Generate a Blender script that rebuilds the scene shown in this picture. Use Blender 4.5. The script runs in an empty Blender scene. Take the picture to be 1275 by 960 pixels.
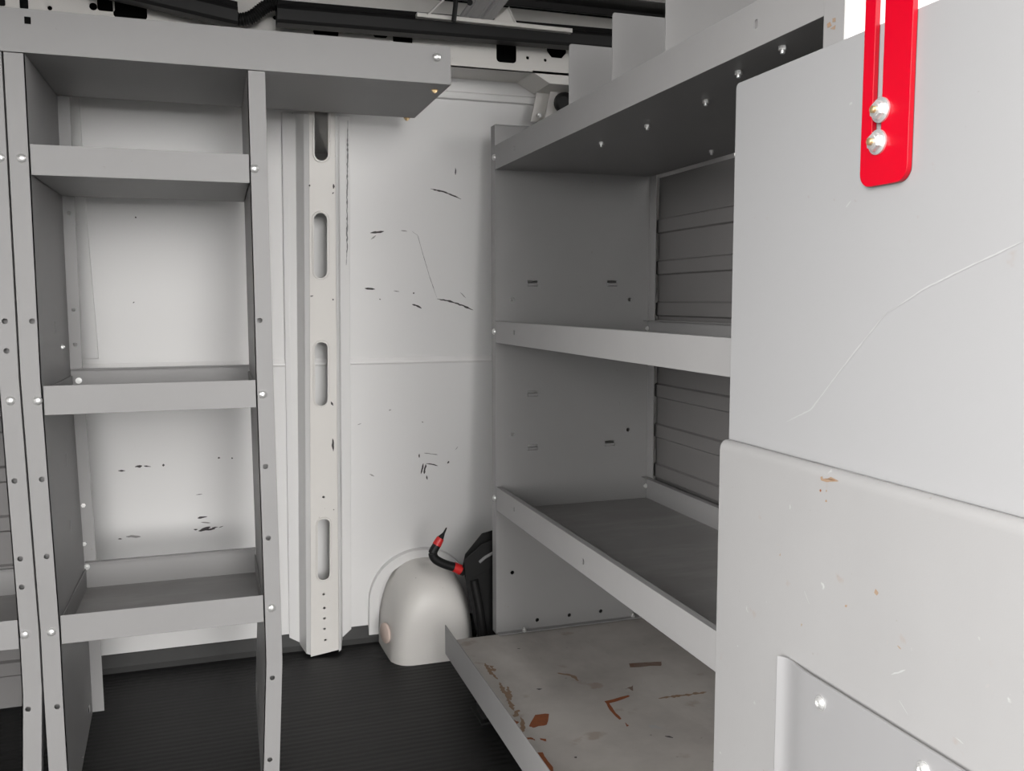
import bpy, bmesh, math, random
from mathutils import Vector, Matrix
from mathutils.geometry import tessellate_polygon
random.seed(7)
C = bpy.context.scene.collection
H = 1.05                      # camera height above the van floor; heights below are given relative to it
FLOOR = -H
V = Vector

# ------------------------------------------------------------------ camera
F_PX, YAW, PITCH, ROLL = 1116.5, math.radians(18.326), math.radians(5.418), math.radians(-.105)
_f = V((math.sin(YAW)*math.cos(PITCH), math.cos(YAW)*math.cos(PITCH), -math.sin(PITCH)))
_r = _f.cross(V((0, 0, 1))).normalized(); _u = _r.cross(_f)
_c, _s = math.cos(ROLL), math.sin(ROLL)
RT, UP = _c*_r+_s*_u, -_s*_r+_c*_u
cam = bpy.data.cameras.new('camera'); cam.sensor_width = 36.0; cam.lens = 36.0*F_PX/1275
cam.clip_start = .02
co = bpy.data.objects.new('camera', cam); C.objects.link(co)
m = Matrix((RT, UP, -_f)).transposed().to_4x4(); m.translation = V((0, 0, H)); co.matrix_world = m
bpy.context.scene.camera = co

def ray(x, y): return RT*((x-637.5)/F_PX)-UP*((y-480)/F_PX)+_f
def onplane(x, y, p, n):      # where a line of sight meets a real surface
    d = ray(x, y); return d*(V(p).dot(V(n))/d.dot(V(n)))
def atX(x, y, X): return onplane(x, y, (X, 0, 0), (1, 0, 0))
def atY(x, y, Y): return onplane(x, y, (0, Y, 0), (0, 1, 0))
def atZ(x, y, Z): return onplane(x, y, (0, 0, Z), (0, 0, 1))

# ------------------------------------------------------------------ materials
def mat(name, col, rough=.5, metal=0., mottle=.0, scale=6., bump=0., bscale=80., spots=None, bevel=.0012, spec=.5, tint=None, streak=None):
    M = bpy.data.materials.new(name); M.use_nodes = True
    nt = M.node_tree; N = nt.nodes; L = nt.links; b = N['Principled BSDF']
    b.inputs['Roughness'].default_value = rough; b.inputs['Metallic'].default_value = metal
    b.inputs['Specular IOR Level'].default_value = spec
    col = tuple(col)+(1,)
    tc = N.new('ShaderNodeTexCoord')
    geo = N.new('ShaderNodeNewGeometry')
    out = None
    rgb = N.new('ShaderNodeRGB'); rgb.outputs[0].default_value = col; out = rgb.outputs[0]
    def mix(fac, a, bcol):
        mx = N.new('ShaderNodeMix'); mx.data_type = 'RGBA'
        L.new(fac, mx.inputs[0]); L.new(a, mx.inputs[6]); mx.inputs[7].default_value = tuple(bcol)+(1,)
        return mx.outputs[2]
    def noise(sc, det=5., rough_=.6, vec=None):
        n = N.new('ShaderNodeTexNoise'); n.inputs['Scale'].default_value = sc
        n.inputs['Detail'].default_value = det; n.inputs['Roughness'].default_value = rough_
        L.new(vec if vec else geo.outputs['Position'], n.inputs['Vector']); return n.outputs['Fac']
    def ramp(f, a, bb, va=0., vb=1.):
        r = N.new('ShaderNodeMapRange'); L.new(f, r.inputs[0])
        r.inputs[1].default_value = a; r.inputs[2].default_value = bb; r.inputs[3].default_value = va; r.inputs[4].default_value = vb
        return r.outputs[0]
    if mottle:
        out = mix(ramp(noise(scale), .35, .7, 0, mottle), out, tint or [c*.62 for c in col[:3]])
    if streak:
        mp = N.new('ShaderNodeMapping'); mp.inputs['Scale'].default_value = streak[0]
        L.new(geo.outputs['Position'], mp.inputs[0])
        out = mix(ramp(noise(1., 6., .65, mp.outputs[0]), .5, .75, 0, streak[2]), out, streak[1])
    if spots:
        for sc, lo, hi, amt, c in spots:
            out = mix(ramp(noise(sc, 3., .5), lo, hi, 0, amt), out, c)
    L.new(out, b.inputs['Base Color'])
    nrm = None
    if bevel:
        bv = N.new('ShaderNodeBevel'); bv.samples = 4; bv.inputs['Radius'].default_value = bevel; nrm = bv.outputs[0]
    if bump:
        bp = N.new('ShaderNodeBump'); bp.inputs['Strength'].default_value = bump; bp.inputs['Distance'].default_value = .002
        L.new(noise(bscale), bp.inputs['Height'])
        if nrm: L.new(nrm, bp.inputs['Normal'])
        nrm = bp.outputs[0]
    if nrm: L.new(nrm, b.inputs['Normal'])
    return M

GREY = mat('grey_powder_coat', (.275, .271, .269), .45, spec=.35, mottle=.12, scale=7, bump=.05, bscale=700,
           spots=[(60, .74, .8, .35, (.16, .13, .11))])
GREYD = mat('grey_worn_shelf', (.25, .245, .24), .45, mottle=.35, scale=9, tint=(.17, .155, .145), streak=((3, 14, 3), (.42, .41, .4), .35))
GREYP = mat('grey_panel_paint', (.295, .295, .298), .38, mottle=.10, scale=5, bump=.04, bscale=500, tint=(.28, .275, .27),
            spots=[(35, .72, .78, .35, (.27, .22, .18)), (90, .76, .8, .4, (.2, .17, .15))])
GREYL = mat('grey_panel_worn', (.275, .272, .27), .42, mottle=.28, scale=6, bump=.05, bscale=400, tint=(.235, .232, .23),
            spots=[(28, .68, .76, .45, (.25, .2, .165)), (75, .72, .78, .5, (.18, .15, .13)), (50, .71, .76, .5, (.5, .5, .5))])
GREYK = mat('grey_kick_plate', (.25, .248, .25), .4, mottle=.12, scale=5)
TRAY = mat('worn_bare_tray', (.46, .435, .405), .5, mottle=.75, scale=5, tint=(.30, .275, .255), streak=((6, 2.5, 3), (.6, .575, .54), .5),
           spots=[(14, .64, .72, .4, (.22, .13, .07)), (45, .70, .76, .6, (.07, .06, .055))])
RUST = mat('rust', (.26, .075, .022), .85, mottle=.5, scale=70, tint=(.14, .05, .025), bevel=0)
RUSTP = mat('pale_rust', (.27, .17, .10), .8, mottle=.6, scale=60, tint=(.24, .21, .18), bevel=0)
WHITE = mat('white_body_paint', (.75, .745, .737), .35, mottle=.08, scale=3, bump=.02, bscale=8, tint=(.68, .67, .655), bevel=.003)
CREAM = mat('cream_body_paint', (.72, .70, .668), .4, mottle=.12, scale=9, tint=(.6, .57, .53), bevel=.003,
            spots=[(70, .74, .78, .7, (.2, .17, .14))])
ROOFG = mat('roof_primer', (.16, .157, .155), .5, mottle=.2, scale=5)
BLACK = mat('black_plastic', (.009, .009, .009), .5, spec=.3, bevel=.002)
DARK = mat('cavity_shade', (.01, .01, .01), .9, bevel=0)  # near-black colour standing in for shade inside openings
SCUFF = mat('scuff', (.06, .055, .055), .8, bevel=0)
SCUFFL = mat('faint_scuff', (.30, .29, .285), .8, bevel=0)
PALE = mat('pale_scratch', (.365, .365, .365), .5, bevel=0)
SEAL_HIGHLIGHT = mat('grey_sealant_and_highlight', (.2, .2, .2), .7, bevel=0)  # also colours the painted highlight on the black bundle
ZINC = mat('zinc_bolt', (.75, .75, .74), .3, .7, bevel=0)
BRASS = mat('yellow_zinc', (.62, .45, .24), .3, .8, bevel=0)
RED = mat('red_gloss', (.47, .0004, .012), .3, spec=.3, bevel=.0015)
REDT = mat('red_tape', (.55, .02, .02), .4, bevel=0)
BEAD = mat('white_bead', (.8, .79, .78), .18, bevel=0)
RUSTD = mat('dark_rust_stain', (.16, .085, .055), .8, mottle=.6, scale=50, tint=(.24, .21, .185), bevel=0)
BRKT = mat('bracket_grey', (.36, .355, .35), .5)
PLUG = mat('beige_plug', (.62, .5, .44), .5)
CORR = mat('dark_corrugated_liner', (.145, .14, .138), .5, mottle=.2, scale=4)
COVE = mat('mat_edge', (.035, .035, .034), .7, mottle=.4, scale=30)
GROUND = mat('asphalt', (.07, .07, .07), .9, bump=.3, bscale=60, bevel=0)
def rubber():
    M = mat('ribbed_rubber', (.009, .009, .009), .55, bevel=0, spec=.3, streak=((1.2, 45, 1), (.032, .031, .03), .5))
    nt = M.node_tree; N = nt.nodes; L = nt.links; b = N['Principled BSDF']
    g = N.new('ShaderNodeNewGeometry'); w = N.new('ShaderNodeTexWave'); w.bands_direction = 'Y'
    w.inputs['Scale'].default_value = 15; w.inputs['Distortion'].default_value = 1.5
    L.new(g.outputs['Position'], w.inputs['Vector'])
    bp = N.new('ShaderNodeBump'); bp.inputs['Strength'].default_value = .22; bp.inputs['Distance'].default_value = .003
    L.new(w.outputs['Fac'], bp.inputs['Height']); L.new(bp.outputs[0], b.inputs['Normal'])
    return M
RUBBER = rubber()

# ------------------------------------------------------------------ mesh builder
class MB:
    def __init__(s): s.v = []; s.f = []; s.mi = []; s.mats = []
    def m(s, M):
        if M not in s.mats: s.mats.append(M)
        return s.mats.index(M)
    def add(s, vs, fs, M):
        o = len(s.v); k = s.m(M)
        s.v += [V(p) for p in vs]
        for f in fs: s.f.append([o+i for i in f]); s.mi.append(k)
    def box(s, x0, x1, y0, y1, z0, z1, M):
        s.add([(x, y, z) for x in (x0, x1) for y in (y0, y1) for z in (z0, z1)],
              [(0, 1, 3, 2), (4, 6, 7, 5), (0, 4, 5, 1), (2, 3, 7, 6), (0, 2, 6, 4), (1, 5, 7, 3)], M)
    def plate(s, loop, holes, o, u, v, t, M):        # flat sheet, outline and true holes in (u, v), thickness t along u x v
        o, u, v = V(o), V(u), V(v); n = u.cross(v).normalized()
        loops = [loop]+list(holes); flat = [V((a, b, 0)) for lp in loops for a, b in lp]
        tris = tessellate_polygon([[V((a, b, 0)) for a, b in lp] for lp in loops])
        N = len(flat); P = [o+u*p.x+v*p.y for p in flat]
        vs = P+[p+n*t for p in P]; fs = []
        for tr in tris:
            a, b, c = (flat[i] for i in tr)
            ccw = (b-a).cross(c-a).z > 0
            tr = tuple(tr) if ccw else tuple(reversed(tr))
            fs.append(tuple(reversed(tr))); fs.append(tuple(i+N for i in tr))
        k = 0
        for lp in loops:
            nl = len(lp)
            for i in range(nl): a, b = k+i, k+(i+1) % nl; fs.append((a, b, b+N, a+N))
            k += nl
        s.add(vs, fs, M)
    def sweep(s, prof, o, d, u, v, M, cap=True, closed=True):   # profile in (u, v) carried along d
        o, d, u, v = V(o), V(d), V(u), V(v); n = len(prof)
        a = [o+u*p[0]+v*p[1] for p in prof]; vs = a+[p+d for p in a]
        fs = [(i, (i+1) % n, (i+1) % n+n, i+n) for i in range(n if closed else n-1)]
        if cap and closed: fs += [tuple(range(n-1, -1, -1)), tuple(range(n, 2*n))]
        s.add(vs, fs, M)
    def tube(s, path, rad, M, seg=12, flat=1.):
        path = [V(p) for p in path]; n = len(path)
        rad = rad if isinstance(rad, (list, tuple)) else [rad]*n
        vs = []; t0 = (path[1]-path[0]).normalized()
        ref = V((0, 0, 1)) if abs(t0.z) < .9 else V((0, 1, 0))
        for i, p in enumerate(path):
            t = (path[min(i+1, n-1)]-path[max(i-1, 0)]).normalized()
            a = t.cross(ref).normalized(); b = a.cross(t)
            for k in range(seg):
                th = 2*math.pi*k/seg; vs.append(p+(a*math.cos(th)*flat+b*math.sin(th))*rad[i])
        fs = [(i*seg+k, i*seg+(k+1) % seg, (i+1)*seg+(k+1) % seg, (i+1)*seg+k) for i in range(n-1) for k in range(seg)]
        fs += [tuple(range(seg-1, -1, -1)), tuple((n-1)*seg+k for k in range(seg))]
        s.add(vs, fs, M)
    def lathe(s, prof, M, seg=20, o=(0, 0, 0), ax=(0, 0, 1)):
        q = V((0, 0, 1)).rotation_difference(V(ax)); o = V(o); vs = []; n = len(prof)
        for r, z in prof:
            for k in range(seg):
                th = 2*math.pi*k/seg; vs.append(o+q @ V((r*math.cos(th), r*math.sin(th), z)))
        fs = [(i*seg+k, i*seg+(k+1) % seg, (i+1)*seg+(k+1) % seg, (i+1)*seg+k) for i in range(n-1) for k in range(seg)]
        fs += [tuple(range(seg-1, -1, -1)), tuple((n-1)*seg+k for k in range(seg))]
        s.add(vs, fs, M)
    def hull(s, pts, M):
        bm = bmesh.new(); [bm.verts.new(p) for p in pts]
        bmesh.ops.convex_hull(bm, input=bm.verts)
        bm.verts.ensure_lookup_table(); bm.verts.index_update()
        s.add([x.co.copy() for x in bm.verts if x.link_faces], *[[]], M) if False else None
        ids = {x: i for i, x in enumerate(bm.verts)}
        s.add([x.co.copy() for x in bm.verts], [tuple(ids[x] for x in f.verts) for f in bm.faces], M); bm.free()
    def stroke(s, pts, n, w, M, off=.0006, jit=.35):     # a thin irregular mark lying on a surface
        pts = [V(p) for p in pts]; n = V(n).normalized(); L, R = [], []
        fine = []
        for a, b in zip(pts, pts[1:]):
            k = max(2, int((b-a).length/.006))
            fine += [a.lerp(b, i/k) for i in range(k)]
        fine.append(pts[-1])
        for i, p in enumerate(fine):
            t = (fine[min(i+1, len(fine)-1)]-fine[max(i-1, 0)]).normalized(); sd = n.cross(t)
            e = min(1, .25+2.5*min(i, len(fine)-1-i)/len(fine)*2)
            L.append(p+sd*w*.5*e*(1+random.uniform(-jit, jit))+n*off); R.append(p-sd*w*.5*e*(1+random.uniform(-jit, jit))+n*off)
        k = len(L)
        s.add(L+R, [(i, i+1, k+i+1, k+i) for i in range(k-1)], M)
    def patch(s, pts, n, M, off=.0006):
        n = V(n).normalized(); s.add([V(p)+n*off for p in pts], [tuple(range(len(pts)))], M)
    def build(s, name, parent=None, smooth=False, loc=None):
        base = V((0, 0, 0))
        if parent is not None:
            q = parent
            while q is not None: base += q.location; q = q.parent
        elif loc is not None: base = V((loc[0], loc[1], loc[2]+H))
        me = bpy.data.meshes.new(name)
        me.from_pydata([tuple(p+V((0, 0, H))-base) for p in s.v], [], s.f)
        for M in s.mats: me.materials.append(M)
        for p, k in zip(me.polygons, s.mi): p.material_index = k; p.use_smooth = bool(smooth)
        bm = bmesh.new(); bm.from_mesh(me); bmesh.ops.recalc_face_normals(bm, faces=bm.faces); bm.to_mesh(me); bm.free()
        if smooth:
            try: me.set_sharp_from_angle(angle=smooth if smooth is not True else math.radians(40))
            except Exception: pass
        o = bpy.data.objects.new(name, me); C.objects.link(o)
        if parent is not None: o.parent = parent
        else: o.location = base
        return o

def tag(o, label=None, cat=None, group=None, kind=None):
    for k, x in (('label', label), ('category', cat), ('group', group), ('kind', kind)):
        if x: o[k] = x
    return o
def thing(name, label, cat, loc, group=None):
    o = bpy.data.objects.new(name, None); C.objects.link(o); o.location = (loc[0], loc[1], loc[2]+H); o.empty_display_size = .05
    return tag(o, label, cat, group)
def rect(a0, a1, b0, b1): return [(a0, b0), (a1, b0), (a1, b1), (a0, b1)]
def circ(a, b, r, n=12): return [(a+r*math.cos(2*math.pi*k/n), b+r*math.sin(2*math.pi*k/n)) for k in range(n)]
def slot(a, b0, b1, r, n=8):
    return [(a+r*math.cos(math.pi+math.pi*k/n), b0+r+r*math.sin(math.pi+math.pi*k/n)) for k in range(n+1)] + \
           [(a+r*math.cos(math.pi*k/n), b1-r+r*math.sin(math.pi*k/n)) for k in range(n+1)]
def rrect(a0, a1, b0, b1, r, n=6):
    out = []
    for cx, cy, t0 in ((a1-r, b1-r, 0), (a0+r, b1-r, 90), (a0+r, b0+r, 180), (a1-r, b0+r, 270)):
        for k in range(n+1):
            th = math.radians(t0+90*k/n); out.append((cx+r*math.cos(th), cy+r*math.sin(th)))
    return out

# shared fastener meshes ------------------------------------------------
def fastener(name, parts):
    b = MB()
    for prof, M, seg in parts: b.lathe(prof, M, seg)
    me = bpy.data.meshes.new(name); me.from_pydata([tuple(p) for p in b.v], [], b.f)
    for M in b.mats: me.materials.append(M)
    for p, k in zip(me.polygons, b.mi): p.material_index = k; p.use_smooth = True
    bm = bmesh.new(); bm.from_mesh(me); bmesh.ops.recalc_face_normals(bm, faces=bm.faces); bm.to_mesh(me); bm.free()
    me.set_sharp_from_angle(angle=math.radians(35))
    return me
BOLT = fastener('bolt', [([(.0085, -.001), (.0085, .001), (.0075, .0032), (.005, .0048), (.0022, .0053), (.002, .0045)], ZINC, 20)])
SMALLBOLT = fastener('small_bolt', [([(.007, -.001), (.007, .0012)], ZINC, 16), ([(.0052, .001), (.0052, .0045)], ZINC, 6), ([(.0028, .0045), (.0028, .0065)], ZINC, 12)])
BRASSBOLT = fastener('brass_bolt', [([(.008, -.001), (.008, .0012)], BRASS, 16), ([(.0062, .001), (.0055, .005)], BRASS, 6), ([(.003, .005), (.0028, .007)], BRASS, 12)])
STUD = fastener('stud', [([(.006, -.001), (.006, .006)], ZINC, 6), ([(.0034, .006), (.0034, .010), (.002, .011)], ZINC, 12)])
def bolt(parent, p, n, me=BOLT, name='bolt'):
    base = V((0, 0, 0)); q = parent
    while q is not None: base += q.location; q = q.parent
    o = bpy.data.objects.new(name, me); C.objects.link(o); o.parent = parent
    o.location = V(p)+V((0, 0, H))-base; o.rotation_mode = 'QUATERNION'
    o.rotation_quaternion = V((0, 0, 1)).rotation_difference(V(n)); return o

# ================================================================== SETTING
def wallY(z): return 2.70-.19*(z+1.0)
WP, WN = V((0, 2.70, -1.0)), V((0, -1, -.19)).normalized()     # far wall plane and its inward normal
WV = V((0, -.19, 1)).normalized()                               # up along the leaning wall
def onwall(x, y, off=0.): return onplane(x, y, WP+WN*off, WN)
def wuv(p): d = V(p)-WP; return (d.x, d.dot(WV))
def wpx(x, y, off=0.): return wuv(onwall(x, y, off))

b = MB()
b.box(-1.4, 1.4, .42, 2.80, FLOOR-.04, FLOOR, RUBBER)
tag(b.build('floor'), 'black ribbed rubber floor of the van', None, None, 'structure')
b = MB(); b.box(-40, 40, -40, .38, FLOOR-.62, FLOOR-.57, GROUND)
tag(b.build('ground'), 'asphalt outside the van door', None, None, 'structure')

# far wall: two pressed panels meeting at a raised crease, with scuffs
b = MB()
zs = wpx(525, 449)[1]
b.plate(rect(-1.4, 1.4, -.10, zs), [], WP+WN*.008, (1, 0, 0), WV, -.016, WHITE)
b.plate(rect(-1.4, 1.4, zs, 1.95), [], WP, (1, 0, 0), WV, -.010, WHITE)
b.sweep([(-.006, .007), (-.002, .0105), (.002, .010), (.011, .0005), (.011, -.003), (-.006, -.003)], WP+V((-1.4, 0, 0))+WV*zs, (2.8, 0, 0), WV, WN, BEAD)
b.plate([wpx(*p) for p in ((60, 90), (97, 90), (106, 250), (123, 446), (60, 446))], [], WP+WN*.006, (1, 0, 0), WV, -.010, WHITE)
def scuff(pts, w, M=SCUFF, jit=.5): b.stroke([onwall(x, y) for x, y in pts], WN, w, M, .0045 if False else off_, jit)
off_ = .0008
lower = lambda y: -.0 
S = [([(567, 209), (567, 218)], .004), ([(536, 235), (549, 238), (561, 242), (574, 248)], .004), ([(461, 290), (470, 289), (478, 288)], .005),
     ([(462, 298), (468, 293)], .004, 1), ([(499, 287), (507, 288)], .0025, 1), ([(513, 288), (520, 293), (527, 318), (535, 345), (544, 371)], .0014, 1),
     ([(544, 372), (560, 375), (575, 380), (589, 386)], .0045), ([(454, 359), (467, 360)], .004), ([(490, 362), (497, 363)], .003), ([(514, 365), (516, 365)], .004),
     ([(472, 372), (474, 373)], .004), ([(513, 379), (518, 380), (525, 384)], .004), ([(573, 364), (580, 371)], .002, 1), ([(533, 447), (542, 448)], .004),
     ([(525, 525), (527, 526)], .004), ([(522, 565), (522, 570)], .004), ([(524, 590), (527, 577)], .005), ([(528, 590), (530, 578)], .006), ([(531, 592), (532, 597)], .005),
     ([(530, 577), (538, 578), (545, 580)], .003), ([(557, 577), (559, 574)], .005), ([(528, 564), (545, 566)], .0025, 1), ([(460, 590), (466, 593)], .003, 1), ([(484, 511), (487, 510)], .003, 1),
     ([(445, 529), (450, 527)], .003, 1), ([(567, 560), (570, 556)], .003, 1),
     # seen through the left-hand unit
     ([(147, 586), (156, 586)], .004), ([(168, 581), (177, 580)], .007), ([(179, 580), (188, 581)], .004), ([(202, 579), (205, 579)], .007), ([(271, 570), (274, 570)], .006), ([(288, 571), (290, 570)], .006),
     ([(244, 616), (252, 615)], .004, 1), ([(147, 671), (152, 671)], .006), ([(157, 668), (175, 668)], .006, 1), ([(246, 645), (258, 643)], .006), ([(241, 659), (246, 659)], .005), ([(249, 660), (256, 657), (262, 656)], .006), ([(254, 660), (263, 658)], .004), ([(264, 657), (271, 656)], .006), ([(272, 657), (278, 655)], .003),
     ([(247, 661), (268, 658)], .005), ([(250, 650), (262, 651)], .003, 1), ([(168, 270), (170, 271)], .006), ([(166, 376), (167, 377)], .005)]
for e in S:
    lo = e[0][0][1] > 447
    b.stroke([onwall(x, y, .008 if lo else 0) for x, y in e[0]], WN, e[1], SCUFFL if len(e) > 2 else SCUFF, .0006 if not lo else .0006, .5)
tag(b.build('wall_back'), 'white sheet metal side wall with black scuffs', None, None, 'structure')

# turned-up edge of the floor mat
b = MB(); b.sweep([(0, 0), (-.014, 0), (-.016, .018), (-.006, .05), (.006, .065), (.02, .065), (.02, 0)], (-1.4, 2.695, FLOOR), (2.8, 0, 0), (0, 1, 0), (0, 0, 1), COVE)
tag(b.build('baseboard_back'), 'turned-up edge of the rubber mat along the wall', None, None, 'structure')

# pillar (slotted hat section) ------------------------------------------------
PO = .09
PP = WP+WN*PO
def ppx(x, y): d = onplane(x, y, PP, WN)-PP; return (d.x, d.dot(WV))
zb = ppx(400, 814)[1]; 
bl, br = ppx(387, 818), ppx(422, 809); tl, tr = ppx(384.5, 120), ppx(417, 120)
holes = []
for xc, y0, y1 in ((400, 90, 200), (399, 265, 346), (400, 426, 505), (403, 646, 722)):
    a0, a1 = ppx(xc, y1), ppx(xc, y0); holes.append(slot((a0[0]+a1[0])/2, a0[1], a1[1], .0165))
for x, y, r in ((403, 619, .0035), (403, 740, .0035), (404, 757, .0035), (404, 770, .0035), (404, 783, .0035), (405, 797, .0035)):
    a = ppx(x, y); holes.append(circ(a[0], a[1], r))
b = MB()
b.plate([bl, br, tr, tl], holes, PP, (1, 0, 0), WV, -.002, CREAM)
for x, y0, y1, r in ((400, 0, 200, 0), (399, 265, 346, 0), (400, 426, 505, 0), (403, 646, 722, 0)):   # pressed rims round the slots
    if y0 == 0: y0 = 90
    a0, a1 = ppx(x, y1), ppx(x, y0); xc = (a0[0]+a1[0])/2
    o1 = slot(xc, a0[1]-.005, a1[1]+.005, .0215); i1 = slot(xc, a0[1], a1[1], .0165)
    b.plate(o1, [i1], PP+WN*.002, (1, 0, 0), WV, -.003, CREAM)
hh = 1.53
# side slopes and flanges, as sloped sheets from base to top
def strip(pb, pt, M, t=.003):   # pb, pt: lists of (x, offset) at base and at top
    vs = []
    for (x, o), zz in [(p, zb) for p in pb]+[(p, zb+hh) for p in pt]: vs.append(WP+V((x, 0, 0))+WV*zz+WN*o)
    n = len(pb); b.add(vs, [(i, i+1, n+i+1, n+i) for i in range(n-1)], M)
L0 = bl[0]; L1 = tl[0]; R0 = br[0]; R1 = tr[0]
strip([(L0, PO), (L0-.012, PO-.01), (L0-.026, .022), (L0-.055, .014), (L0-.056, .0)], [(L1, PO), (L1-.012, PO-.01), (L1-.026, .022), (L1-.06, .014), (L1-.061, 0)], WHITE)
strip([(R0, PO), (R0+.008, PO-.008), (R0+.02, .022), (R0+.048, .012), (R0+.049, 0)], [(R1, PO), (R1+.008, PO-.008), (R1+.02, .022), (R1+.048, .012), (R1+.049, 0)], WHITE)
p_ = [(364, 140), (363, 200), (360, 262), (362, 330), (360, 390), (363, 450), (365, 520), (367, 600), (366, 660), (369, 725)]
b.stroke([onplane(x, y, WP+WN*.0145, WN) for x, y in p_], WN, .004, SEAL_HIGHLIGHT, .002, .6)
b.stroke([onplane(x, y, WP+WN*.0145, WN) for x, y in ((433, 150), (432, 240), (432, 310), (431, 330))], WN, .003, SEAL_HIGHLIGHT, .002, .7)
for e in ([(385, 232), (386, 230)], [(415, 235), (415, 229)], [(414, 240), (415, 241)], [(414, 546), (415, 562)], [(412, 500), (415, 505)], [(386, 369), (390, 368)], [(414, 372), (415, 374)], [(415, 634), (416, 635)]):
    b.stroke([onplane(x, y, PP, WN) for x, y in e], WN, .005, SCUFF, .0006, .5)
tag(b.build('trim_1'), 'slotted cream wall pillar between the two shelving units', None, None, 'structure')

# header rail with cut-outs ------------------------------------------------
HY, HZ = 2.27, .594
def hpx(x, y): p = atY(x, y, HY); return (p.x, p.z)
b = MB(); hs = []
for x0, x1, yb in ((146, 179, 24), (392, 420, 46), (490, 513, 56), (618, 643, 78)):
    a = hpx((x0+x1)/2, yb); w = (x1-x0)*HY/1116.5*.53
    hs.append(rrect(a[0]-w, a[0]+w, a[1], min(a[1]+.09, .712), .010))
for x0, x1, yb in ((463, 484, 47), (682, 704, 72)):
    a = hpx((x0+x1)/2, yb); w = (x1-x0)*HY/1116.5*.53
    hs.append([(a[0]-w*.6, a[1]), (a[0]+w*.6, a[1]), (a[0]+w*1.15, a[1]+.015), (a[0]+w*1.15, a[1]+.06), (a[0]-w*1.15, a[1]+.06), (a[0]-w*1.15, a[1]+.015)])
a = hpx(116, 8); hs.append(circ(a[0], a[1], .0085)); a = hpx(133, 6); hs.append(rrect(a[0]-.020, a[0]+.016, a[1]-.014, min(a[1]+.02, .742), .006))
for x, y in ((342.5, 22), (62, 10), (657, 72), (679, 75)):
    a = hpx(x, y); hs.append(circ(a[0], a[1], .004 if x > 600 else .005))
a = hpx(40, 25); hs.append(rrect(a[0]-.05, a[0]+.03, a[1]-.035, a[1]+.018, .006))  # added cut-out, so the tray's square hole shows dark
a = hpx(25, 4); hs.append(rrect(a[0]-.001, a[0]+.016, a[1]-.012, .742, .004)); a = hpx(4, 4); hs.append(rrect(a[0]-.03, a[0]+.004, a[1]-.006, .742, .004))
b.plate(rect(-1.4, 1.4, HZ, .75), hs, (0, HY, 0), (1, 0, 0), (0, 0, 1), -.002, CREAM)
b.box(-1.4, 1.4, HY+.003, wallY(HZ), HZ, HZ+.003, CREAM)
b.box(-1.4, 1.4, HY+.075, HY+.078, HZ+.003, .78, DARK)  # near-black sheet stands in for the shade behind the cut-outs
# lower boxed bump at the right-hand end
x0 = hpx(672, 100)[0]
prof = [(x0-.02, HZ), (x0+.028, HZ-.026), (1.4, HZ-.026), (1.4, HZ+.004), (x0-.02, HZ+.004)]
b.sweep(prof, (0, HY, 0), (0, wallY(HZ)-HY, 0), (1, 0, 0), (0, 0, 1), CREAM)
tag(b.build('trim_2'), 'cream roof rail with black cut-outs above the wall', None, None, 'structure')

b = MB()   # raised moulding under the roof rail
u0, u1 = wpx(600, 127)[1], wpx(600, 116)[1]
b.sweep([(0, 0), (.004, .010), (u1-u0-.003, .010), (u1-u0, 0)], WP+V((-1.4, 0, 0))+WV*u0, (2.8, 0, 0), WV, WN, WHITE)
tag(b.build('trim_3'), 'raised white moulding below the roof rail', None, None, 'structure')

# ceiling with pressed ribs ------------------------------------------------
CZ = .80
b = MB(); prof = []
y = .45
while y < 2.45:
    prof += [(y, CZ), (y+.075, CZ), (y+.083, CZ-.014), (y+.122, CZ-.014), (y+.13, CZ)]; y += .13
prof += [(2.48, CZ), (2.48, CZ+.03), (.45, CZ+.03)]
b.sweep(prof, (-1.4, 0, 0), (2.8, 0, 0), (0, 1, 0), (0, 0, 1), ROOFG)
tag(b.build('ceiling'), 'grey ribbed roof panel', None, None, 'structure')
b = MB()   # pale roof bow
p0, p1 = atZ(700, 0, .735), atZ(700, 14, .735)
b.sweep([(1.93, .76), (1.94, .735), (2.07, .735), (2.10, .75), (2.10, .79), (1.93, .79)], (.60, 0, 0), (.80, 0, 0), (0, 1, 0), (0, 0, 1), CREAM)
tag(b.build('trim_4'), 'pale roof bow above the right-hand shelving', None, None, 'structure')

b = MB(); b.box(-1.42, -1.40, .42, 2.80, FLOOR, .80, WHITE); tag(b.build('wall_left'), 'white inner wall at the left end', None, None, 'structure')
DOORL = -1.35
b = MB(); b.box(.73, 1.27, .40, .42, FLOOR, .20, WHITE); b.box(-1.42, DOORL, .40, .42, FLOOR, .80, WHITE)  # unseen panels added to keep daylight off the right-hand shelves
tag(b.build('wall_front'), 'white inner side around the door opening, unseen and added to block light', None, None, 'structure')
b = MB(); b.box(.7165, 1.25, .900, .905, -.85, .30, WHITE); b.box(.7087, 1.25, .900, .905, .3005, .80, WHITE)
b.stroke([V((.760, .900, .395)), V((.79, .900, .39))], (0, -1, 0), .002, SCUFF, .0005, .3)
tag(b.build('trim_5'), 'bright white door pillar behind the red slotted bar', None, None, 'structure')
b = MB()
b.box(1.25, 1.27, .42, 2.80, FLOOR, .36, WHITE); b.box(1.25, 1.27, .42, 1.0, .36, .80, WHITE); b.box(1.25, 1.27, 2.0, 2.80, .36, .80, WHITE)
tag(b.build('wall_right'), 'white inner side with an added, unseen opening for light above the right-hand shelving', None, None, 'structure')  # opening is made up, out of view, to light rail and dividers

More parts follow.
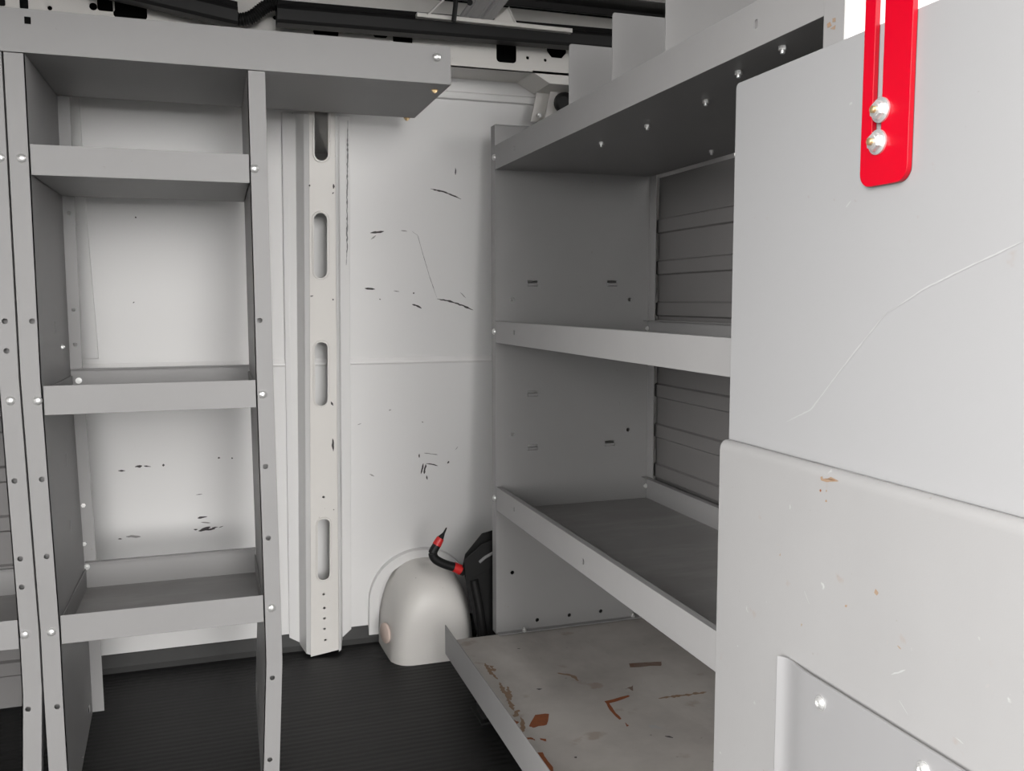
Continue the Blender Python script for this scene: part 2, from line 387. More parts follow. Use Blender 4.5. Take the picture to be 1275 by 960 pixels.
# ================================================================== LEFT-HAND SHELVING
YF, YB, TOPZ = 1.92, 2.29, .46
XL, XR = -.320, .078        # inner faces of the two side panels
SH = ((.238, .295), (-.220, -.163), (-.679, -.621))
def make_upright(root, xi, s, lean, fholes, pholes):
    # xi: plane of the side panel; the front flange folds outward from it; lean: sideways drift towards the foot
    b = MB(); T = .002; J = -.014 if s < 0 else .002; zj = -.77; xo = xi-.035*s
    def dxz(z): return lean*min(1, max(0, (-.15-z)/.50)) + (J*(zj-z)/(zj-FLOOR) if z < zj else 0)
    zl = [TOPZ, -.15, -.65, zj, FLOOR]
    xa, xb = min(xo, xi), max(xo, xi)
    b.plate([(xa+dxz(z), z) for z in zl]+[(xb+dxz(z), z) for z in reversed(zl)], fholes, (0, YF, 0), (1, 0, 0), (0, 0, 1), -T, GREY)
    # outer return of the post, and an added back face so holes read dark
    b.plate([(xa+.001+dxz(z), z) for z in zl]+[(xb-.001+dxz(z), z) for z in reversed(zl)], [], (0, YF+.022, 0), (1, 0, 0), (0, 0, 1), -T, GREY)
    for z1, z0 in zip(zl, zl[1:]):
        h = z1-z0; b.plate(rect(YF+T, YF+.022, 0, h), [], (xo+dxz(z0), 0, z0), (0, 1, 0), V(((dxz(z1)-dxz(z0))/h, 0, 1)), T*s, GREY)
    def yb(z): return YB if z >= -.985 else YB-(YB-1.97)*(-.985-z)/(-.985-FLOOR)
    fh_ = {3: [rrect(2.19, 2.215, .02, .037, .003), rrect(2.13, 2.15, -.006, .004, .003)]}
    zl2 = [TOPZ, -.15, -.65, zj, -.985, FLOOR]
    for k, (z1, z0) in enumerate(zip(zl2, zl2[1:])):
        h = z1-z0; v = V(((dxz(z1)-dxz(z0))/h, 0, 1))
        hs = [h_ for h_ in pholes if all(z0 < q[1] < z1 for q in h_)]
        hs = [[(q[0], q[1]-z0) for q in h_] for h_ in hs]+([[(q[0], q[1]+.0) for q in h_] for h_ in fh_[k]] if k in fh_ and False else [])
        if k == 3: hs = hs+[rrect(2.225, 2.25, .02, .038, .003)]
        if k == 4: hs = hs+[rrect(2.10, 2.118, .036, .045, .003), rrect(2.06, 2.078, .018, .027, .003)]
        b.plate([(YF, 0), (yb(z0), 0), (yb(z1), h), (YF, h)], hs, (xi+dxz(z0), 0, z0), (0, 1, 0), v, -T*s, GREY)
    bw = .026 if s > 0 else .030      # rear flange
    xr = [xi, xi+bw]
    zr = [TOPZ, -.15, -.65, zj, -.985]
    b.plate([(xr[0]+dxz(z), z) for z in zr]+[(xr[1]+dxz(z), z) for z in reversed(zr)], [circ(xi+.013, z, .004) for z in (.2, -.02, -.10)], (0, YB, 0), (1, 0, 0), (0, 0, 1), T, GREY)
    return b.build('upright', root)
def lipplate(b, x0, x1, y, z0, z1, holes, M, t=.0018): b.plate(rect(x0, x1, z0, z1), holes, (0, y, 0), (1, 0, 0), (0, 0, 1), -t, M)
def make_left_unit(dx, label, leftholes, rightholes):
    root = thing('shelving_unit', label, 'shelving unit', ((XL+XR)/2+dx, (YF+YB)/2, FLOOR), 'grey shelving units against the far wall')
    ph = [slot(p.y, p.z-.014, p.z+.014, .0055) for p in (atX(69, 408, XL), atX(80, 573, XL), atX(83, 655, XL))] if dx == 0 else []
    make_upright(root, XL+dx, 1, .011, leftholes, ph); make_upright(root, XR+dx, -1, .003 if dx == 0 else .011, rightholes, [])
    for z0, z1 in SH:
        b = MB(); k = min(1, max(0, (-.15-z0)/.50)); x0, x1 = XL+dx+.011*k+.0008, XR+dx+(.003 if dx == 0 else .011)*max(0, k-.06)-.0008
        b.box(x0, x1, YF+.003, YB-.003, z0, z0+.002, GREY if z0 > -.5 else GREYD)
        lipplate(b, x0, x1, YF+.0025, z0, z1, [], GREY)
        b.box(x0, x1, YB-.005, YB-.003, z0, z1+.008, GREY)
        b.box(x0, x1, YB-.020, YB-.005, z1+.006, z1+.008, GREY)
        for xx in (x0, x1-.002): b.box(xx, xx+.002, YF+.006, YB-.006, z0, z1-.008, GREY)
        b.build('shelf', root)
    return root
def fh(*pts): return [circ(atY(x, y, YF).x, atY(x, y, YF).z, .0052) for x, y in pts]
main = make_left_unit(0, 'grey steel shelving unit standing left of the slotted wall pillar, whole front in view',
                      fh((40, 400), (52, 597), (58, 693), (71, 880)), fh((323.5, 399), (330.5, 581), (334, 670), (339, 844), (336, 946)))
nb = make_left_unit(-.4715, 'grey steel shelving unit cut off by the left edge, only its post showing', [],
                    fh((6, 400), (8, 437), (18, 599), (25, 696), (27, 731), (35, 883)))
for x, y in ((27, 197), (317, 210), (47, 499), (327, 491), (64, 787), (338, 757)): bolt(main, atY(x, y, YF), (0, -1, 0))
for x, y in ((0, 196), (13, 499), (31, 790)): bolt(nb, atY(x, y, YF), (0, -1, 0))
for x, y in ((98, 474), (108, 706)): bolt(main, atY(x, y, YB-.006), (0, -1, 0), SMALLBOLT)
for x, y in ((105, 677), (104, 629)): bolt(main, atY(x, y, YB), (0, -1, 0), SMALLBOLT)
for x, y in ((77, 432), (89, 627)): bolt(main, atX(x, y, XL), (1, 0, 0), SMALLBOLT)
b = MB()   # grey corrugated liner behind the unit at the left edge
prof = []
for k in range(13):
    z = -.95+.115*k; prof += [(0, z), (0, z+.075), (.008, z+.08), (.008, z+.11), (0, z+.115)]
prof += [(-.01, prof[-1][1]), (-.01, -.95)]
b.sweep(prof, (-.828, YB+.004, 0), (.46, 0, 0), (0, -1, 0), (0, 0, 1), CORR)
b.build('back_panel', nb)

# overhead shelf spanning both units
root = thing('overhead_shelf', 'long grey steel tray shelf across the tops of the left shelving units', 'shelf', (-.17, 2.1, TOPZ))
x1s, x0s, z0, z1 = .499, -.90, .4615, .541
b = MB()
sq = atY(34, 25, YF-.002)
lipplate(b, x0s, x1s, YF-.0005, z0, z1, [rect(sq.x-.0055, sq.x+.0055, sq.z-.0065, sq.z+.0065)], GREY)
b.box(x0s, x1s, YF, YB, z0, z0+.002, GREY)
b.box(x0s, x1s, YB-.002, YB, z0, z1, GREY)
b.box(x1s-.004, x1s-.002, YF+.002, YB-.002, z0+.002, z1-.004, GREY)
b.box(x1s-.03, x1s-.001, YF+.0005, YF+.0025, z1-.003, z1-.001, GREY)
b.build('tray', root)
bolt(root, atY(544, 71, YF-.003), (0, -1, 0))
bolt(root, atZ(541, 112, z0), (0, 0, -1), BRASSBOLT); bolt(root, atZ(506.5, 147, z0), (0, 0, -1), BRASSBOLT)

# ================================================================== RIGHT-HAND SHELVING
RX, RXB, RY, RYN = .714, 1.165, 2.29, .93
root = thing('shelving_unit', 'deep grey steel shelving unit at the right, its shelves running toward the camera', 'shelving unit', (.94, 1.6, FLOOR))
runit = root
b = MB(); hol = []
def rp(x, y): p = atY(x, y, RY); return p.x, p.z
for x, y in ((638, 373), (784, 373), (638, 541), (782, 535), (638, 713), (669, 772), (709, 766), (748, 761)): a = rp(x, y); hol.append(circ(a[0], a[1], .0055))
lv = [(663, 352), (762, 352), (663, 489), (663, 556), (759, 551)]
for x, y in lv: a = rp(x, y); hol.append(rrect(a[0]-.014, a[0]+.014, a[1]-.002, a[1]+.006, .002))
b.plate(rect(RX, RXB, -.917, .458), hol, (0, RY+.002, 0), (1, 0, 0), (0, 0, 1), .002, GREY)
for x, y in lv:
    a = rp(x, y); b.sweep([(0, -.010), (-.004, -.008), (-.005, -.002), (0, -.001)], (a[0]-.014, RY, a[1]), (.028, 0, 0), (0, 1, 0), (0, 0, 1), GREY)
b.box(RX-.002, RX, RY, RY+.034, -.917, .458, GREY)               # front flange, folded away
b.box(RXB+.0003, RXB+.002, RY-.036, RY, -.917, .40, GREY)             # rear flange
b.box(RX, RXB, RY-.018, RY, -.915, -.912, GREY)                # foot flange
b.box(RX, RXB, RY-.002, RY+.02, .456, .459, GREY)
ep = b.build('end_panel', root)
for x, y in ((615.5, 196), (615.5, 413), (616, 620)): bolt(root, atX(x, y, RX-.002), (-1, 0, 0))
bolt(root, atZ(653, 786, -.912), (0, 0, 1), STUD); bolt(root, atZ(788, 768, -.912), (0, 0, 1), STUD)

def lip_hole(*pts): return [rrect(-atX(x, y, RX).y-.004, -atX(x, y, RX).y+.004, atX(x, y, RX).z-.006, atX(x, y, RX).z+.006, .003) for x, y in pts]
def right_shelf(z0, z1, hp, M, name='shelf'):
    b = MB()
    b.box(RX, RXB, RYN, RY-.003, z0, z0+.002, M)
    b.plate(rect(-(RY-.004), -RYN, z0, z1), lip_hole(*hp), (RX, 0, 0), (0, -1, 0), (0, 0, 1), .002, GREY)
    b.box(RX, RX+.012, RYN, RY-.004, z1-.002, z1, GREY)
    b.box(RXB-.002, RXB, RYN, RY-.003, z0, z1, GREY); b.box(RXB-.018, RXB, RYN, RY-.003, z1-.002, z1, GREY)
    return b, b.build(name, root)
_, top = right_shelf(.342, .404, [(641, 185), (943, 30)], GREY)
_, s2 = right_shelf(-.112, -.055, [(641, 414)], GREY)
_, s3 = right_shelf(-.567, -.503, [(641, 634), (727, 699)], GREYD)
bolt(root, atX(806, 409, RXB-.003), (-1, 0, 0), SMALLBOLT); bolt(root, atX(804, 605, RXB-.003), (-1, 0, 0), SMALLBOLT)
for p in ((749, 180), (806, 158), (879, 127), (886, 190), (975, 60), (920, 91)): bolt(root, atZ(p[0], p[1]-3, .342), (0, 0, -1), STUD)
# dividers standing on the top shelf
for Y in (1.783, 1.569, 1.361):
    b = MB()
    b.plate(rrect(RX+.003, 1.04, .3445, .530, .006), [circ(RX+.035, .515, .003)] if Y < 1.4 else [], (0, Y, 0), (1, 0, 0), (0, 0, 1), -.002, GREY)
    b.box(RX+.006, 1.03, Y, Y+.06, .3442, .3462, GREY)
    b.build('divider', root)
# near upright post
b = MB(); b.box(RX-.004, RX-.0015, .9055, .944, -.93, .47, GREY); b.box(RX-.0015, RX+.012, .941, .944, -.93, .47, GREY)
for pts in (((1030, 30), (1034, 27), (1036, 32), (1031, 35)), ((1037, 23), (1041, 22), (1041, 27), (1037, 28)), ((1034, 36), (1041, 31), (1040, 37))):
    b.patch([atX(x, y, RX-.004) for x, y in pts], (-1, 0, 0), RUSTP)
b.build('upright', root)
# bottom tray, deeper than the shelves above
TX = .568
TZ = -.917
b = MB()
b.box(TX, RXB, RYN, RY-.002, TZ-.002, TZ, TRAY)
b.plate(rect(-(RY-.002), -RYN, -.952, -.872), [], (TX, 0, 0), (0, -1, 0), (0, 0, 1), .002, GREY)
b.box(TX, RXB, RY-.004, RY-.002, -.945, TZ-.002, GREY)
def tz(x, y): return atZ(x, y, TZ)
R_ = [[(661, 901), (664, 889), (685, 888), (683, 902), (674, 904), (664, 905)], [(634, 894), (641, 897), (646, 900), (641, 905), (635, 899)], [(655, 918), (664, 919), (667, 922), (656, 921)],
      [(672, 919), (681, 920), (680, 923), (673, 922)], [(664, 938), (675, 937), (680, 944), (688, 956), (690, 975), (676, 975), (668, 950)],
      [(753, 873), (782, 866), (784, 868), (759, 876), (764, 884), (774, 895), (771, 897), (759, 884)], [(778, 900), (783, 903), (781, 905)], [(783, 826), (824, 824), (823, 829), (784, 831)], [(781, 857), (788, 854), (788, 860)]]
R_[0] = [(659, 904), (667, 890), (684, 889), (681, 903), (671, 904), (664, 907)]
for q in R_:
    pts = []
    for i, (x, y) in enumerate(q):
        x2, y2 = q[(i+1) % len(q)]
        for k in range(3): pts.append(tz(x+(x2-x)*k/3+random.uniform(-.7, .7), y+(y2-y)*k/3+random.uniform(-.7, .7)))
    b.patch(pts, (0, 0, 1), RUSTD if q[0] in ((783, 826), (781, 857)) else RUST)
for q in ([(604, 826), (612, 838), (620, 846)], [(622, 850), (630, 865), (640, 885)], [(632, 855), (636, 872)], [(648, 893), (652, 903), (650, 912)], [(640, 893), (646, 884)], [(694, 838), (714, 842), (720, 848)], [(611, 829), (616, 836)], [(820, 870), (850, 866), (880, 862)]):
    b.stroke([tz(*p) for p in q], (0, 0, 1), .009, RUSTP, .0005, .8)
for q in ([(644, 808), (648, 808)], [(668, 858), (675, 858)], [(715, 943), (718, 944)], [(828, 917), (838, 919)]): b.stroke([tz(*p) for p in q], (0, 0, 1), .008, SCUFF, .0006, .6)
for q in ([(808, 904), (825, 907)],): b.stroke([tz(*p) for p in q], (0, 0, 1), .012, PALE, .0006, .6)
b.build('bottom_tray', root)
# tray supports under the lip
for yy in (2.1, 1.3):
    b = MB(); b.box(TX+.04, TX+.075, yy-.03, yy+.03, FLOOR, TZ-.002, BLACK); b.box(TX+.03, TX+.095, yy-.05, yy+.05, FLOOR, FLOOR+.006, BLACK); b.build('foot', root)
# corrugated liner along the back
b = MB(); prof = []
z = -.95
cs = sorted([.205-.1147*k for k in range(11)])
prof = [(0, -.96)]
for c in cs: prof += [(0, c-.021), (.007, c-.017), (.007, c+.017), (0, c+.021)]
prof += [(0, .338), (-.012, .338), (-.012, -.96)]
b.sweep(prof, (RXB+.024, .95, 0), (0, 1.33, 0), (-1, 0, 0), (0, 0, 1), CORR)
b.build('back_panel', root)

# ================================================================== NEAR COVER PANELS
UX, LX = .700, .680
rootU = thing('cover_panel', 'upper pale grey flat panel at the right carrying the red slotted bar', 'panel', (UX, .8, -.197), None)
b = MB()
lp = [(-1.118, -.2000), (-.44, -.2000), (-.44, .299), (-1.112, .299), (-1.1155, .2978), (-1.1175, .2955), (-1.118, .292)]
b.plate(lp, [], (UX, 0, 0), (0, -1, 0), (0, 0, 1), -.008, GREYP)
for q, w in (([(1108, 388), (1150, 360), (1200, 335), (1275, 300)], .0015), ([(980, 525), (1010, 510), (1040, 470), (1075, 425), (1105, 388)], .0016), ([(1058, 130), (1062, 128)], .003), ([(1054, 258), (1060, 250)], .003), ([(1100, 100), (1108, 96)], .002)):
    b.stroke([atX(x, y, UX) for x, y in q], (-1, 0, 0), w, PALE, .0005, .5)
for q in ([(1064, 249), (1067, 251)], [(1006, 246), (1008, 244)], [(1038, 248), (1040, 250)], [(1142, 270), (1144, 271)]):
    b.stroke([atX(x, y, UX) for x, y in q], (-1, 0, 0), .004, SCUFFL, .0005, .5)
b.build('panel', rootU)
rootL = thing('cover_panel', 'lower grey panel at the right with rust specks and a bent plate screwed on', 'panel', (LX, .8, TZ), None)
b = MB()
LP = [(.6955, TZ+.001), (.680, TZ+.001), (.680, -.212), (.6807, -.207), (.6830, -.2025), (.6865, -.1995), (.6890, -.1985), (.6945, -.1987), (.6955, -.2005)]
b.sweep(LP, (0, .44, 0), (0, 1.109-.44, 0), (1, 0, 0), (0, 0, 1), GREYL)
for q, w, M in (([(1022, 594), (1025, 597), (1035, 597), (1044, 599)], .004, RUSTP), ([(1028, 596), (1040, 598)], .0018, RUST), ([(1021, 610), (1023, 611)], .005, RUST), ([(1029, 610), (1030, 612)], .004, RUSTP),
                ([(1029, 622), (1030, 625)], .004, RUSTP), ([(980, 666), (982, 667)], .005, SCUFFL), ([(967, 677), (971, 679)], .006, SCUFFL), ([(971, 691), (972, 692)], .004, RUSTP), ([(1089, 738), (1094, 738)], .006, RUSTP),
                ([(1104, 799), (1106, 801)], .006, SCUFFL), ([(1118, 804), (1122, 808)], .004, RUSTP), ([(1229, 852), (1231, 856)], .006, SCUFFL), ([(1053, 753), (1054, 756)], .005, RUSTP), ([(1036, 749), (1037, 751)], .005, SCUFFL),
                ([(1148, 741), (1150, 741)], .004, SCUFFL), ([(1194, 757), (1196, 758)], .004, SCUFFL), ([(998, 777), (999, 778)], .005, RUSTP), ([(951, 846), (950, 850)], .004, SCUFFL), ([(907, 893), (908, 896)], .004, SCUFFL),
                ([(1120, 872), (1131, 890)], .0018, PALE), ([(1110, 840), (1128, 834)], .0018, PALE), ([(1002, 736), (1008, 752)], .002, PALE), ([(1190, 918), (1200, 926)], .002, PALE), ([(984, 628), (984, 634)], .003, PALE)):
    b.stroke([atX(x, y, LX) for x, y in q], (-1, 0, 0), w, M, .0005, .7)
b.build('panel', rootL, smooth=math.radians(35))
# bent plate: flat sheet whose leading edge curls out from the panel
b = MB()
pr = [(-.944, .0125), (-.9415, .0088), (-.938, .0056), (-.934, .0038), (-.929, .0032), (-.923, .0036), (-.914, .0056), (-.905, .0072), (-.894, .0082), (-.88, .0086), (-.46, .0086)]
back = [(a+.0006, o-.0030) for a, o in reversed(pr)]
prof = pr+back
ztop = -.452
b.sweep(prof, (LX, 0, TZ+.012), (0, 0, ztop-TZ-.012), (0, -1, 0), (-1, 0, 0), GREYK)
bp = b.build('bent_plate', rootL, smooth=math.radians(30))
SCREW = fastener('screw', [([(.0085, -.001), (.0085, .0015)], ZINC, 20), ([(.0068, .0015), (.006, .004), (.0035, .0052), (.003, .0038)], ZINC, 18)])
bolt(bp, atX(1022, 875, LX-.0088), (-1, 0, 0), SCREW, 'screw'); bolt(bp, atX(1150, 958, LX-.0088), (-1, 0, 0), SCREW, 'screw')

# red slotted bar bolted to the upper panel
root = thing('slotted_bar', 'bright red slotted metal bar bolted to the upper grey panel', 'bar', (UX-.005, .81, .12))
BX = UX-.006
k = BX/.688
b = MB()
ya, yb, zb0, ztop = -.842*k, -.770*k, .1235*k, .60
sl = (-(.819)*k, )
outer = []
R = .016
for cx, cy, t0 in ((ya+R, zb0+R, 180), (yb-R, zb0+R, 270)):
    for i in range(9):
        th = math.radians(t0+90*i/8); outer.append((cx+R*math.cos(th), cy+R*math.sin(th)))
outer += [(yb, ztop), (ya, ztop)]
b.plate(outer, [slot(-.818*k, .158*k, ztop-.03, .0072)], (UX-.001, 0, 0), (0, -1, 0), (0, 0, 1), .006, RED)
b.build('bar', root)
NUT = fastener('nut', [([(.0135, -.0005), (.0135, .0018), (.0125, .0024)], ZINC, 24), ([(.0104, .002), (.0104, .0068), (.0088, .0082)], ZINC, 6), ([(.0075, .008), (.0068, .0095)], ZINC, 16), ([(.004, .0095), (.004, .0125), (.0025, .0135)], BRASS, 12)])
for x, y in ((1097, 137), (1093, 177)): bolt(root, atX(x, y, UX-.0075), (-1, 0, 0), NUT, 'nut')

# ================================================================== WHEEL ARCH, BUNDLE, HOOK
AX, AR = .578, .156
root = thing('wheel_arch', 'rounded cream wheel arch bulging out of the wall below the scuffs', 'wheel arch', (AX, 2.55, FLOOR))
b = MB()
uc = wuv(V((AX, wallY(-.905), -.905)))
def arch(r): return [(uc[0]+r*math.cos(math.pi*k/28), uc[1]+r*math.sin(math.pi*k/28)) for k in range(29)]
bt = wuv(V((0, wallY(FLOOR+.03), FLOOR+.03)))[1]
b.plate([(uc[0]+AR, bt)]+arch(AR)+[(uc[0]-AR, bt), (uc[0]-AR+.03, bt)]+list(reversed(arch(AR-.03)))+[(uc[0]+AR-.03, bt)], [], WP+WN*.026, (1, 0, 0), WV, -.0172, WHITE)
b.build('arch_flange', root)
b = MB(); a_, d_, h_ = .130, .232, .268; nU, nV = 28, 16
vs = []; fs = []
def sp(c, e): return math.copysign(abs(c)**e, c)
y0 = 2.675
for j in range(nV+1):
    ph = math.pi/2*j/nV
    for i in range(nU+1):
        th = math.pi*i/nU
        # th sweeps the arch from right to left, ph from the wall to the front
        e1, e2 = .55, .78
        x = a_*(1-.05*math.sin(ph))*sp(math.cos(th), e2)
        q = sp(math.sin(th), e2)
        zc = h_*q
        yy = d_*sp(math.sin(ph), e1)*(1-.22*abs(math.cos(th))**5); zz = zc*sp(math.cos(ph), e1)
        vs.append((AX+.004+x, wallY(FLOOR+zz)-.012-yy, FLOOR+zz))
for j in range(nV):
    for i in range(nU): fs.append((j*(nU+1)+i, j*(nU+1)+i+1, (j+1)*(nU+1)+i+1, (j+1)*(nU+1)+i))
b.add(vs, fs, CREAM)
b.build('cover', root, smooth=True)
b = MB(); c = V((AX-.128, 2.55, FLOOR+.075)); b.lathe([(.030, -.004), (.030, .003), (.024, .007), (.001, .008)], PLUG, 20, c, (-1, -.25, 0)); b.build('plug', root, smooth=True)

root = thing('bundle', 'black bundle wedged between the wall and the right-hand shelving', 'bundle', (.76, 2.45, FLOOR))
b = MB()
def bq(x, y, Y): return atY(x, y, Y)
b.hull([bq(x, y, Y) for Y in (2.39, 2.44) for x, y in ((576, 704), (575, 712), (579, 690), (600, 664), (634, 654), (642, 690), (600, 716), (585, 722))], BLACK)
b.hull([bq(x, y, Y) for Y in (2.36, 2.40) for x, y in ((578, 697), (600, 678), (640, 660), (640, 690), (596, 716), (580, 722))], BLACK)
b.build('upper_block', root)
b = MB()
b.hull([bq(x, y, Y) for Y in (2.37, 2.43) for x, y in ((578, 714), (600, 706), (640, 690), (640, 800), (596, 800), (586, 755))], BLACK)
b.hull([(.70, 2.36, FLOOR+.002), (.80, 2.36, FLOOR+.002), (.70, 2.44, FLOOR+.002), (.80, 2.44, FLOOR+.002)]+[bq(x, 745, Y) for Y in (2.37, 2.43) for x in (592, 640)], BLACK)
b.tube([bq(590, 722, 2.37), bq(597, 755, 2.365), bq(603, 800, 2.365)], .012, BLACK)
b.build('folds', root)
b = MB(); b.tube([bq(597, 700, 2.36), bq(604, 694, 2.357), bq(618, 686, 2.357)], .0045, SEAL_HIGHLIGHT, 8); b.build('strap', root)  # grey tube is a painted highlight along the bundle, not a strap

hk = thing('hook', 'black curved hook with two red bands and a pointed tip above the wheel arch', 'hook', bq(570, 706, 2.40))
path = [(556, 657), (552.5, 664), (548, 671), (543, 680), (539, 688), (541, 695), (548, 700), (558, 704), (568, 707), (578, 712)]
rad = [.0015, .0035, .010, .012, .0125, .0125, .0125, .0125, .013, .014]
pts = [bq(x, y, 2.40) for x, y in path]
fine, fr = [], []
for i in range(len(pts)-1):
    p0, p1, p2, p3 = pts[max(i-1, 0)], pts[i], pts[i+1], pts[min(i+2, len(pts)-1)]
    for k_ in range(6):
        t = k_/6; fine.append(.5*((2*p1)+(p2-p0)*t+(2*p0-5*p1+4*p2-p3)*t*t+(3*p1-p0-3*p2+p3)*t**3)); fr.append(rad[i]+(rad[i+1]-rad[i])*t)
fine.append(pts[-1]); fr.append(rad[-1])
b = MB(); b.tube(fine, fr, BLACK, 14); b.build('shaft', hk, smooth=True)
for i0, i1 in ((11, 18), (46, 52)):
    b = MB(); b.tube(fine[i0:i1], [r+.0012 for r in fr[i0:i1]], REDT, 14); b.build('red_band', hk, smooth=True)

# ================================================================== ROOF FITTINGS
TY = 2.215
def ty(x, y): return atY(x, y, TY)
def duct(name, label, xa, ya, xb, yb):
    b = MB(); pa, pb = ty(xa, ya), ty(xb, yb); d = pb-pa
    prof = [(-.020, -.027), (.020, -.027), (.024, -.020), (.024, .012), (.016, .027), (-.010, .027), (-.013, .016), (-.020, .013), (-.024, .004), (-.024, -.020)]
    b.sweep(prof, pa, d, (0, 1, 0), (0, 0, 1), BLACK)
    return tag(b.build(name, loc=pa), label, 'cable duct', 'black ducts along the roof rail')
duct('cable_duct', 'black plastic duct under the roof ending at the corrugated hose, above the left unit', -40, -60, 296, 19)
duct('cable_duct', 'long black plastic duct running right from the corrugated hose to the shelf dividers', 344, 16, 800, 54)
b = MB(); hp = [(292, 23), (300, 24.5), (309, 23), (317, 19), (324, 13), (331, 8), (339, 5), (347, 6)]
P = [ty(x, y) for x, y in hp]; fine = []
for a, c in zip(P, P[1:]): fine += [a.lerp(c, t/6) for t in range(6)]
fine.append(P[-1])
b.tube(fine, [.0155 if i % 2 else .0125 for i in range(len(fine))], BLACK, 14)
tag(b.build('corrugated_hose', loc=fine[20]), 'short black corrugated hose joining the two black roof ducts', 'hose')
b = MB(); pa, pb = atY(519, 19, 2.18), atY(712, 39, 2.18)
b.sweep([(-.004, -.004), (.016, -.004), (.016, .006), (-.004, .006)], pa, pb-pa, (0, 1, 0), (0, 0, 1), CREAM)
tag(b.build('rail_strip', loc=pa), 'thin cream strip lying along the top of the long black duct', 'strip')
root = thing('roof_bracket', 'grey ribbed sheet metal bracket rising from the black duct to the roof', 'bracket', atY(600, 20, 2.22))
b = MB()
q0 = [atY(x, y, 2.19) for x, y in ((571, 24), (578, 24), (582, 21), (596, 23), (600, 27), (612, 27))]
q1 = [p+V((.06, -.12, .085)) for p in q0]
b.add(q0+q1, [(i, i+1, 7+i, 6+i) for i in range(5)], BRKT)
for i in range(5): b.tube([q0[i], q1[i]], .004, BRKT, 8)
b.build('web', root)
b = MB(); c0 = atY(585, 3, 2.10); b.lathe([(.007, 0), (.007, .001)], DARK, 14, c0, (0, -1, -.6)); b.build('hole_shade_disc', root)  # near-black disc stands in for the shade of a hole
b = MB(); g = [atY(x, y, 2.185) for x, y in ((612, 27), (633, 9), (643, 31))]; b.add(g+[p+V((0, .003, 0)) for p in g], [(0, 1, 2), (5, 4, 3), (0, 3, 4, 1), (1, 4, 5, 2), (2, 5, 3, 0)], CREAM); b.tube([g[1], g[2]], .003, CREAM, 8); b.build('gusset', root)
b = MB(); b.tube([V((atY(570, -14, 2.16).x, 2.16, .80)), atY(567, 8, 2.165), atY(565, 27, 2.17)], .006, BLACK, 10); tag(b.build('strap', loc=atY(567, 8, 2.165)), 'black strap hanging from the roof across the cream strip', 'strap')
b = MB(); b.tube([V((atY(572, -30, 2.16).x, 2.16, .80)), atY(552, 0, 2.172), atY(532, 19, 2.178)], .0028, CREAM, 8); tag(b.build('wire', loc=atY(552, 0, 2.172)), 'thin pale wire slanting from the roof to the cream strip', 'wire')
# bracket under the roof rail at the top corner of the right-hand unit
root = thing('corner_bracket', 'small cream bracket below the roof rail behind the right-hand unit', 'bracket', onwall(680, 135))
b = MB()
b.plate([(-.022, 0), (.022, 0), (.030, .115), (-.004, .115)], [], V(onwall(670, 152, .025)), (1, 0, 0), WV, -.004, CREAM)
b.build('strut', root); bolt(root, onwall(672, 144, .032), WN, SMALLBOLT)
b = MB(); b.plate([(-.02, 0), (.06, 0), (.07, .13), (.0, .13)], [], V(onwall(686, 152, .05)), (1, 0, 0), WV, -.004, CREAM); b.build('side_plate', root)
b = MB(); c0 = onwall(702, 128, .062); b.lathe([(.028, -.004), (.028, .008), (.02, .012), (.019, .004)], BLACK, 20, c0, WN); b.build('grommet', root)

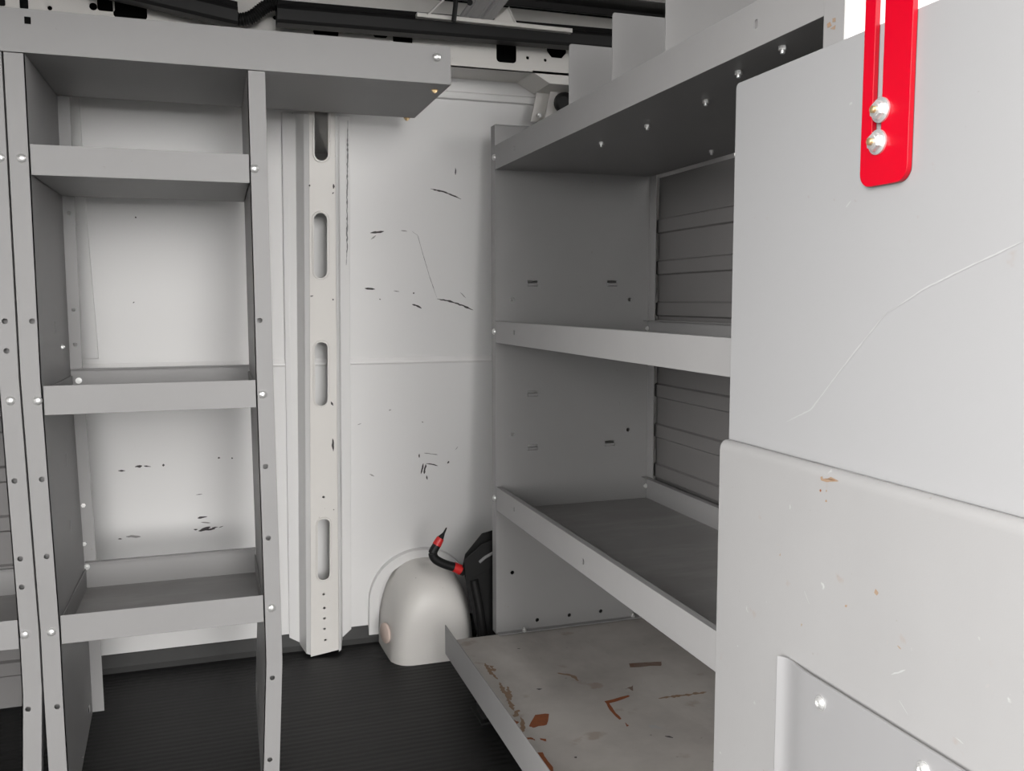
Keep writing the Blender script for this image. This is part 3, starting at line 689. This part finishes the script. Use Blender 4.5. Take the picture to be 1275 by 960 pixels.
# ================================================================== LIGHT
# overcast daylight by compass direction: strengths shaped to light the interior, dimmed in parts
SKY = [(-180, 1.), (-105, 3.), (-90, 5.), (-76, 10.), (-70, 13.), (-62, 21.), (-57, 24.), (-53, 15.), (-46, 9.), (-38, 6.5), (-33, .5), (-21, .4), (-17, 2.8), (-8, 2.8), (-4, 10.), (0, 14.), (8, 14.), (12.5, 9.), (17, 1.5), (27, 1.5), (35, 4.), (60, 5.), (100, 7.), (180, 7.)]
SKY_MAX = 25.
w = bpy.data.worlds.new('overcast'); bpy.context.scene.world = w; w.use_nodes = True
N = w.node_tree.nodes; L = w.node_tree.links; bg = N['Background']
tc = N.new('ShaderNodeTexCoord'); sx = N.new('ShaderNodeSeparateXYZ'); L.new(tc.outputs['Generated'], sx.inputs[0])
ng = N.new('ShaderNodeMath'); ng.operation = 'MULTIPLY'; ng.inputs[1].default_value = -1; L.new(sx.outputs['Y'], ng.inputs[0])
at = N.new('ShaderNodeMath'); at.operation = 'ARCTAN2'; L.new(sx.outputs['X'], at.inputs[0]); L.new(ng.outputs[0], at.inputs[1])
mr = N.new('ShaderNodeMapRange'); L.new(at.outputs[0], mr.inputs[0])
mr.inputs[1].default_value = -math.pi; mr.inputs[2].default_value = math.pi
cr = N.new('ShaderNodeValToRGB'); L.new(mr.outputs[0], cr.inputs[0])
while len(cr.color_ramp.elements) < len(SKY): cr.color_ramp.elements.new(.5)
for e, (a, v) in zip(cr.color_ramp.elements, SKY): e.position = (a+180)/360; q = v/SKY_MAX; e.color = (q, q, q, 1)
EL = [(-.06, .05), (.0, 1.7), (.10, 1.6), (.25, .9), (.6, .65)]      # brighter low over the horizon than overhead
em = N.new('ShaderNodeMapRange'); L.new(sx.outputs['Z'], em.inputs[0]); em.inputs[1].default_value = -.1; em.inputs[2].default_value = 1.
el = N.new('ShaderNodeValToRGB'); L.new(em.outputs[0], el.inputs[0])
while len(el.color_ramp.elements) < len(EL): el.color_ramp.elements.new(.5)
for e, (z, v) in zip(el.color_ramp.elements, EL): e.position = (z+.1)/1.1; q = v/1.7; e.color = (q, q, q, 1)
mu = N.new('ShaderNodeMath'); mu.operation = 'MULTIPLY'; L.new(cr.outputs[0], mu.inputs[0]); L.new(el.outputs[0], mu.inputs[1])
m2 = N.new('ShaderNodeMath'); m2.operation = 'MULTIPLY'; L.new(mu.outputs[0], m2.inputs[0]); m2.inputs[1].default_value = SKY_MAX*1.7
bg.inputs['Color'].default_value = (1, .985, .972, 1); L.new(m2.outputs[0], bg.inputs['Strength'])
sc = bpy.context.scene
sc.view_settings.view_transform = 'Standard'; sc.view_settings.look = 'None'; sc.view_settings.gamma = 1.0
sc.view_settings.use_curve_mapping = False; sc.view_settings.exposure = -0.08
sc.cycles.use_denoising = True
